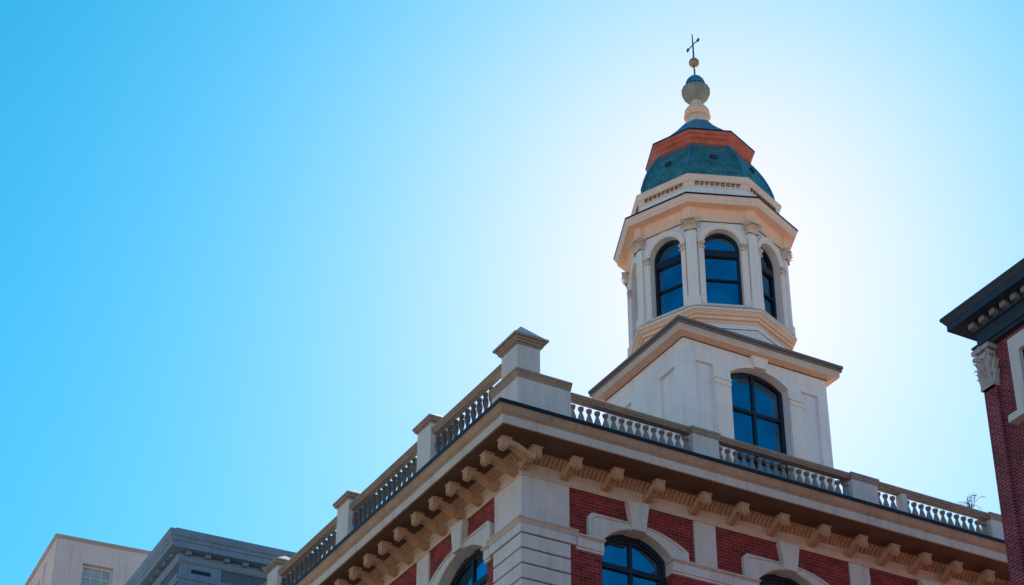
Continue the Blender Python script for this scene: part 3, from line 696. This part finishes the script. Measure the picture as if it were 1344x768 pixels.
# attic ring
att = osweep('attic', [(1.6,5.7),(2.48,5.7),(2.48,6.30),(1.6,6.30)], 'stucco')
mm = MB()
for k in range(8):      # broach stops where the octagon corners meet the lead
    fr, u, n = corner_frame(k)
    b0_, b1_ = fr(-0.42,5.68,-0.02), fr(0.42,5.68,-0.02); tip = fr(0,5.70,0.22); top = fr(0,6.02,-0.09)
    mm.add([b0_, tip, b1_, top], [(0,1,3),(1,2,3),(0,2,1),(0,3,2)])
mm.build('broach', 'stucco', att)
osweep('attic_moulding', [(1.6,6.28),(2.49,6.28),(2.51,6.31),(2.50,6.325),(2.50,6.49),(2.52,6.50),(2.56,6.54),(2.58,6.60),(2.62,6.67),(2.61,6.72),(2.45,6.78),(1.6,6.80)], 'creampeach', att)
mm = MB()
for k in range(8):
    a, b = Vector((*octo(2.50)[k], ZT)), Vector((*octo(2.50)[(k+1) % 8], ZT)); u = (b-a).normalized(); n = Vector((u.y,-u.x,0)); fr = frame(a, u, n); L = (b-a).length
    nn = 9
    for i in range(nn):
        c = L*0.10 + (i+0.5)*L*0.80/nn
        mm.fbox(fr, c-0.062, c+0.062, 6.455, 6.485, -0.02, 0.035)
        mm.fbox(fr, c-0.062, c-0.03, 6.355, 6.453, -0.02, 0.03)
        mm.fbox(fr, c+0.005, c+0.04, 6.355+random.choice((0,0.035)), 6.42, -0.02, 0.03)
        if i % 2: mm.fbox(fr, c-0.028, c+0.003, 6.355, 6.38, -0.02, 0.028)
mm.build('ornament_band', 'ornament', att)
# dome: eight curved copper faces with ribs and bosses
dome = [(2.40,6.74),(2.38,6.9),(2.34,7.15),(2.27,7.4),(2.18,7.65),(2.07,7.9),(1.94,8.14),(1.80,8.38),(1.66,8.58)]
mm = MB(); mm.loops([oring(r, z) for r, z in dome], True); dm = mm.build('dome', 'teal', tow)
for k in range(8):
    mm = MB(); mm.tube([(CX+(r+0.01)*math.cos(k*math.pi/4), CY+(r+0.01)*math.sin(k*math.pi/4), ZT+z) for r, z in dome], 0.045, 8)
    mm.build('rib', 'teal_plain', dm, 60)
bosses = MB()
for k in range(8):
    ang = (k+0.5)*math.pi/4; r = 2.13*cc; z = 7.76
    c = Vector((CX+r*math.cos(ang), CY+r*math.sin(ang), ZT+z)); n = Vector((math.cos(ang)*0.9, math.sin(ang)*0.9, 0.42)).normalized(); s_ = Vector((-math.sin(ang), math.cos(ang), 0)); t_ = n.cross(s_)
    mm = MB(); rings = []
    for rr, hh in ((0.13,-0.03),(0.13,0.05),(0.10,0.07),(0.075,0.045),(0.05,0.075),(0.0,0.10)):
        rings.append([c + n*hh + (s_*math.cos(2*math.pi*j/14) + t_*math.sin(2*math.pi*j/14))*max(rr, 0.001) for j in range(14)])
    mm.loops(rings, True); mm.build('boss', 'iron', dm, 35)
cr = osweep('crown_cornice', [(1.2,8.430),(1.68,8.430),(1.70,8.470),(1.665,8.490),(1.665,8.590),(1.71,8.610),(1.73,8.690),(1.70,8.710),(1.70,8.790),(1.76,8.830),(1.78,8.910),(1.84,8.950),(1.86,9.050),(1.2,9.050)], 'copper')
osweep('lead_edge', [(1.2,9.052),(1.87,9.052),(1.88,9.060),(1.88,9.100),(1.6,9.140),(1.2,9.140)], 'lead', cr)
up = [(1.66,9.120),(1.55,9.290),(1.36,9.510),(1.12,9.750),(0.88,10.010),(0.68,10.270),(0.52,10.470),(0.40,10.550),(0.3,10.570)]
mm = MB(); mm.loops([oring(r, z) for r, z in up], True, False, True); mm.build('upper_dome', 'teal_plain', tow, 30)
def lath(name, prof, mat, parent=tow, n=24, sm=40):
    return MB().lathe([(r, ZT+z) for r, z in prof], (CX, CY), n).build(name, mat, parent, sm)
F0 = 10.50
fin = lath('finial', [(0.36,F0),(0.36,F0+.08),(0.31,F0+.10),(0.29,F0+.30),(0.33,F0+.33),(0.33,F0+.36)], 'stone')
lath('finial_bell', [(0.34,10.845),(0.43,10.860),(0.46,10.910),(0.43,10.960),(0.40,10.980),(0.44,11.040),(0.42,11.160),(0.34,11.280),(0.22,11.360)], 'peach', fin)
lath('finial_neck', [(0.22,11.350),(0.19,11.420),(0.17,11.510),(0.17,11.600),(0.22,11.660)], 'stone', fin)
mm = MB(); n = 40; rings = []
for r, z in ((0.19,11.640),(0.30,11.710),(0.40,11.820),(0.46,11.960),(0.48,12.080),(0.47,12.180),(0.44,12.230),(0.38,12.240)):
    r *= 0.94; z -= 0.07
    rings.append([(CX+r*(1+0.10*(j % 2))*math.cos(2*math.pi*j/n), CY+r*(1+0.10*(j % 2))*math.sin(2*math.pi*j/n), ZT+z) for j in range(n)])
mm.loops(rings, True, True, True).build('finial_urn', 'urn', fin)
lath('finial_cap', [(0.40,12.230),(0.36,12.280),(0.34,12.380),(0.30,12.500),(0.22,12.610),(0.12,12.680),(0.02,12.710)], 'teal_plain', fin)
lath('rod', [(0.035,12.660),(0.035,13.150)], 'gilt', fin, 8)
lath('ball', [(0.18*math.sin(a)+0.001, 13.320-0.18*math.cos(a)) for a in [i/12*math.pi for i in range(13)]], 'gilt', fin)
crs = MB()
def tz(x, y, z): return (CX+x, CY+y, ZT+z)
crs.tube([tz(0,0,13.480), tz(0,0,14.000), tz(-0.01,0,14.600)], [0.032,0.028,0.018], 6)
crs.tube([tz(0,-0.36,14.120), tz(0,0,14.130), tz(0,0.36,14.100)], 0.022, 6)
for s_ in (-1, 1):
    crs.add([tz(-0.014, s_*0.20, 14.110), tz(-0.014, s_*0.34, 14.200), tz(-0.014, s_*0.40, 14.110), tz(-0.014, s_*0.34, 14.020), tz(0.014, s_*0.20, 14.110), tz(0.014, s_*0.34, 14.200), tz(0.014, s_*0.40, 14.110), tz(0.014, s_*0.34, 14.020)],
            [(0,1,2,3),(4,7,6,5),(0,4,5,1),(1,5,6,2),(2,6,7,3),(3,7,4,0)])
crs.build('cross', 'iron', tow)

# ------------------------------------------------------------------ dark corniced brick building at the right
XB, YB = 5.90, -10.0
bb_ = empty('brick_building', (XB, YB, 0.13), 'dark red brick building with navy cornice and carved corner capital, at the right edge', 'building')
FA = frame((XB, YB, 0), (0,-1,0), (-1,0,0))          # u runs toward the camera
LB, DB = 24.0, 16.0
holes = [rect(1.24+i*3.1, 2.60+i*3.1, 24.19, 25.64) for i in range(7)]
m = MB(); m.poly(FA, [(0,0.14),(LB,0.14),(LB,26.3),(0,26.3)], -0.10, holes)
for h in holes: m.rim(FA, h, -0.10, -0.35)
m.add([(XB+.1,YB-.1,0.14),(XB+DB,YB-.1,0.14),(XB+DB,YB-.1,26.3),(XB+.1,YB-.1,26.3)], [(0,1,2,3)])
m.add([(XB+DB,YB-.1,0.14),(XB+DB,YB-LB,0.14),(XB+DB,YB-LB,26.3),(XB+DB,YB-.1,26.3)], [(0,1,2,3)]); m.add([(XB+.1,YB-LB,0.14),(XB+DB,YB-LB,0.14),(XB+DB,YB-LB,26.3),(XB+.1,YB-LB,26.3)], [(0,1,2,3)])
m.build('brick_wall', 'brick_far', bb_)
pil = MB().fbox(FA, 0.0, 0.41, 0.14, 25.17, -0.5, 0.0).build('corner_pilaster', 'brick_far', bb_)
mm = capital_mesh(0.40, 1.02, FA(0.205, 25.18, -0.10), (0,-1,0), (-1,0,0), 0.20, 1.7)
mm.fbox(FA, 0.01, 0.40, 25.172, 26.22, -0.45, -0.10); mm.build('capital', 'capital_grey', pil)
PB = [(XB+DB, YB), (XB, YB), (XB, YB-LB)]
def bsw(name, prof, mat, parent):
    mm = MB(); sweep(mm, PB, prof, False); return mm.build(name, mat, parent)
bsw('architrave', [(-0.3,26.21),(0.05,26.21),(0.05,26.27),(0.10,26.29),(0.10,26.34),(0.07,26.36),(-0.3,26.36)], 'navy', bb_)
bsw('frieze', [(-0.3,26.362),(0.0,26.362),(0.0,26.70),(-0.3,26.70)], 'navy', bb_)
crn = bsw('cornice', [(-0.3,26.702),(0.05,26.702),(0.07,26.86),(0.42,26.865),(0.43,26.855),(0.43,27.0),(0.45,27.02),(0.50,27.10),(0.53,27.14),(0.53,27.2),(-0.3,27.3)], 'navy', bb_)
dn = MB().fbox(FA, 0.0, 0.17, 26.735, 26.858, 0.03, 0.20).build('dentil', 'dentil', crn)
for i in range(1, int(LB/0.35)): copy_part(dn, (0, -i*0.35, 0))
MB().box(XB, XB+DB, YB-LB, YB, 27.16, 27.35).build('roof', 'roof', bb_)
for i in range(7):
    a, b = 1.24+i*3.1, 2.60+i*3.1
    m = MB(); m.poly(FA, rect(a+0.05, b-0.05, 24.19, 25.62), -0.28, [rect(a+0.13, b-0.13, 24.27, 25.54)]); m.rim(FA, rect(a+0.13, b-0.13, 24.27, 25.54), -0.28, -0.34); m.fbox(FA, a+0.1, b-0.1, 24.86, 24.94, -0.34, -0.285)
    w = m.build('window', 'frame', bb_); MB().poly(FA, rect(a+0.05, b-0.05, 24.19, 25.62), -0.33).build('pane', 'glass', w)
    m = MB(); m.plate(FA, rect(a-0.30, b+0.30, 24.19, 26.02), -0.2, 0.02, [rect(a, b, 24.191, 25.64)])
    m.build('window_surround', 'stone', w)
    m = MB(); m.fbox(FA, a-0.48, b+0.48, 24.02, 24.188, -0.3, 0.14); m.build('sill', 'white', w)

# ------------------------------------------------------------------ two buildings further down the side street
def far_building(name, corner, rot, wx, wy, top, label):
    e = empty(name, (corner[0], corner[1], 0.13), label, 'building')
    c, s_ = math.cos(rot), math.sin(rot)
    ux = Vector((c, s_, 0)); uy = Vector((-s_, c, 0)); o = Vector((corner[0], corner[1], 0))
    fx = frame(o, ux, -uy); fy = frame(o, uy, -ux)
    path = [tuple((o+ux*wx+uy*wy).xy), tuple((o+uy*wy).xy), tuple(o.xy), tuple((o+ux*wx).xy)]
    return e, fx, fy, path
# blue-grey building with bracketed cornice
GT = 31.55
g, gx, gy, gp = far_building('grey_building', (-2.35, 17.3), R_(-3.0), 13, 11, GT, 'blue grey building with layered bracketed cornice beside the pale pink building')
m = MB(); zz = GT
for fr, L in ((gx, 13), (gy, 11)): m.poly(fr, [(0,0.14),(L,0.14),(L,GT),(0,GT)], 0)
m.loops([[tuple(p)+(zz_,) for p in gp] for zz_ in (0.14, GT)], True)
m.build('wall', 'greyblue', g)
def gsw(name, prof, mat, parent):
    mm = MB(); sweep(mm, gp, [(o, GT+z) for o, z in prof], False); return mm.build(name, mat, parent)
gc = gsw('cornice', [(-0.3,-0.62),(0.04,-0.62),(0.06,-0.55),(0.42,-0.54),(0.42,-0.36),(0.46,-0.34),(0.46,-0.25),(0.52,-0.20),(0.56,-0.10),(0.56,-0.03),(-0.3,0.02)], 'greyblue', g)
gsw('architrave', [(-0.2,-1.52),(0.05,-1.52),(0.05,-1.42),(0.09,-1.40),(0.09,-1.30),(-0.2,-1.30)], 'greyblue', g)
gsw('architrave', [(-0.2,-2.0),(0.04,-2.0),(0.07,-1.96),(0.07,-1.84),(0.11,-1.80),(0.11,-1.74),(-0.2,-1.74)], 'greyblue', g)
gsw('bed_moulding', [(-0.2,-0.86),(0.05,-0.86),(0.10,-0.80),(0.12,-0.70),(0.12,-0.622),(-0.2,-0.622)], 'greyblue', g)
for fr, L in ((gx, 13), (gy, 11)):
    br0 = MB().fbox(fr, 0.12, 0.29, GT-0.66, GT-0.548, 0.03, 0.27).build('bracket', 'greyblue', gc)
    for i in range(1, int(L/0.62)): copy_part(br0, (fr(1,0,0)-fr(0,0,0))*0.62*i)
mm = MB(); mm.loops([[tuple(p)+(GT+z_,) for p in offset_path(gp, o)] for o, z_ in ((0.3,0.0),(0.3,0.14),(-0.6,0.22))], True, True, True); mm.build('roof', 'greyblue', g)
for u0, u1 in ((0.0, 1.35),):
    o = MB().fbox(gx, u0+0.0, u1, 0.3, GT-0.87, -0.05, 0.045).build('corner_pilaster', 'greyblue', g)
    MB().fbox(gx, 0.38, 1.0, GT-1.17, GT-1.05, 0.0, 0.07).build('name_slot', 'frame', o)
    mm = capital_mesh(1.2, 0.8, gx(0.67, GT-2.85, -0.02), gx(1,0,0)-gx(0,0,0), gx(0,0,1)-gx(0,0,0), 0.16); mm.build('capital', 'greyblue', o)
for i in range(4):
    a = 2.2+i*2.6
    m = MB().plate(gx, rect(a, a+1.3, GT-5.2, GT-2.8), 0.002, 0.06, [rect(a+0.12, a+1.18, GT-5.08, GT-2.92)]); w = m.build('window', 'frame', g)
    MB().poly(gx, rect(a+0.1, a+1.2, GT-5.1, GT-2.9), 0.02).build('pane', 'glass', w)
# pale pink building
PT = 36.9
pk, px_, py_, pp = far_building('pink_building', (-2.75, 29.6), R_(-5.0), 14, 12, PT, 'plain pale pink stucco building with flat coping and small framed windows')
whx = [rect(1.05+i*3.6, 2.2+i*3.6, PT-2.8, PT-0.95) for i in range(3)]; why = [rect(1.9+i*4.2, 3.2+i*4.2, PT-2.8, PT-0.95) for i in range(2)]
m = MB(); m.poly(px_, [(0,0.14),(14,0.14),(14,PT),(0,PT)], 0, whx); m.poly(py_, [(0,0.14),(12,0.14),(12,PT),(0,PT)], 0, why)
for fr, hs in ((px_, whx), (py_, why)):
    for h in hs: m.rim(fr, h, 0, -0.25)
m.build('wall', 'pink', pk)
mm = MB(); sweep(mm, pp, [(-0.4,PT-0.11),(0.03,PT-0.11),(0.05,PT-0.06),(0.08,PT-0.05),(0.08,PT+0.02),(-0.4,PT+0.05)], False); mm.build('coping', 'pinktrim', pk)
mm = MB(); mm.loops([[tuple(p)+(z_,) for p in offset_path(pp, o)] for o, z_ in ((-0.02,PT-0.3),(-0.02,PT+0.03),(-0.6,PT+0.05))], True, True, True); mm.build('roof', 'roof', pk)
for fr, hs in ((px_, whx), (py_, why)):
    for h in hs:
        a, b, z0, z1 = h[0][0], h[2][0], h[0][1], h[1][1]
        m = MB(); m.plate(fr, rect(a, b, z0, z1), -0.2, -0.12, [rect(a+0.09, b-0.09, z0+0.09, z1-0.09)])
        for t in (1/3, 2/3): m.fbox(fr, a+(b-a)*t-0.025, a+(b-a)*t+0.025, z0+0.05, z1-0.05, -0.19, -0.135)
        for t in (0.25, 0.5, 0.75): m.fbox(fr, a+0.05, b-0.05, z0+(z1-z0)*t-0.025, z0+(z1-z0)*t+0.025, -0.188, -0.138)
        w = m.build('window', 'white', pk)
        MB().poly(fr, h, -0.17).build('pane', 'glass_pale', w)
        m = MB(); m.plate(fr, rect(a-0.42, b+0.42, z0-0.3, z1+0.45), 0.002, 0.05, [rect(a-0.0, b+0.0, z0, z1)]); m.build('window_surround', 'pink', w)

# ------------------------------------------------------------------ dry plant on the front handrail
pt = empty('dry_plant', (14.25, -0.13, H+2.565), 'dry leafless plant of curled twigs growing on the far end of the front balustrade', 'plant')

mm = MB()
rnd = random.Random(3)
for i in range(15):
    p = Vector((14.25+rnd.uniform(-.08,.08), -0.13+rnd.uniform(-.06,.06), H+2.55)); d = Vector((rnd.uniform(-.55,.55), rnd.uniform(-.45,.45), 1)).normalized()
    pts = [p.copy()]; cur = Vector((rnd.uniform(-1,1), rnd.uniform(-1,1), rnd.uniform(-.6,.0)))
    n = rnd.randint(11, 19)
    for j in range(n):
        d = (d + cur*(0.05+0.016*j) + Vector((rnd.uniform(-.25,.25), rnd.uniform(-.25,.25), rnd.uniform(-.1,.12)))).normalized(); p = p + d*0.05
        if p.z < H+2.6: p.z = H+2.6
        pts.append(p.copy())
        if j > 2 and rnd.random() < 0.3:
            q = p.copy(); e = (d + Vector((rnd.uniform(-1,1), rnd.uniform(-1,1), rnd.uniform(-.3,.6)))).normalized(); tw = [q.copy()]
            for _ in range(4): e = (e + Vector((rnd.uniform(-.4,.4), rnd.uniform(-.4,.4), rnd.uniform(-.3,.2)))).normalized(); q = q + e*0.03; tw.append(q.copy())
            mm.tube(tw, 0.007, 4)
    mm.tube(pts, [0.013*(1-0.4*k/len(pts)) for k in range(len(pts))], 4)
for v in mm.v: v.x = 14.25+(v.x-14.25)*0.58; v.y = -0.13+(v.y+0.13)*0.58; v.z = H+2.555+(v.z-H-2.555)*0.85
mm.build('twigs', 'twig', pt)
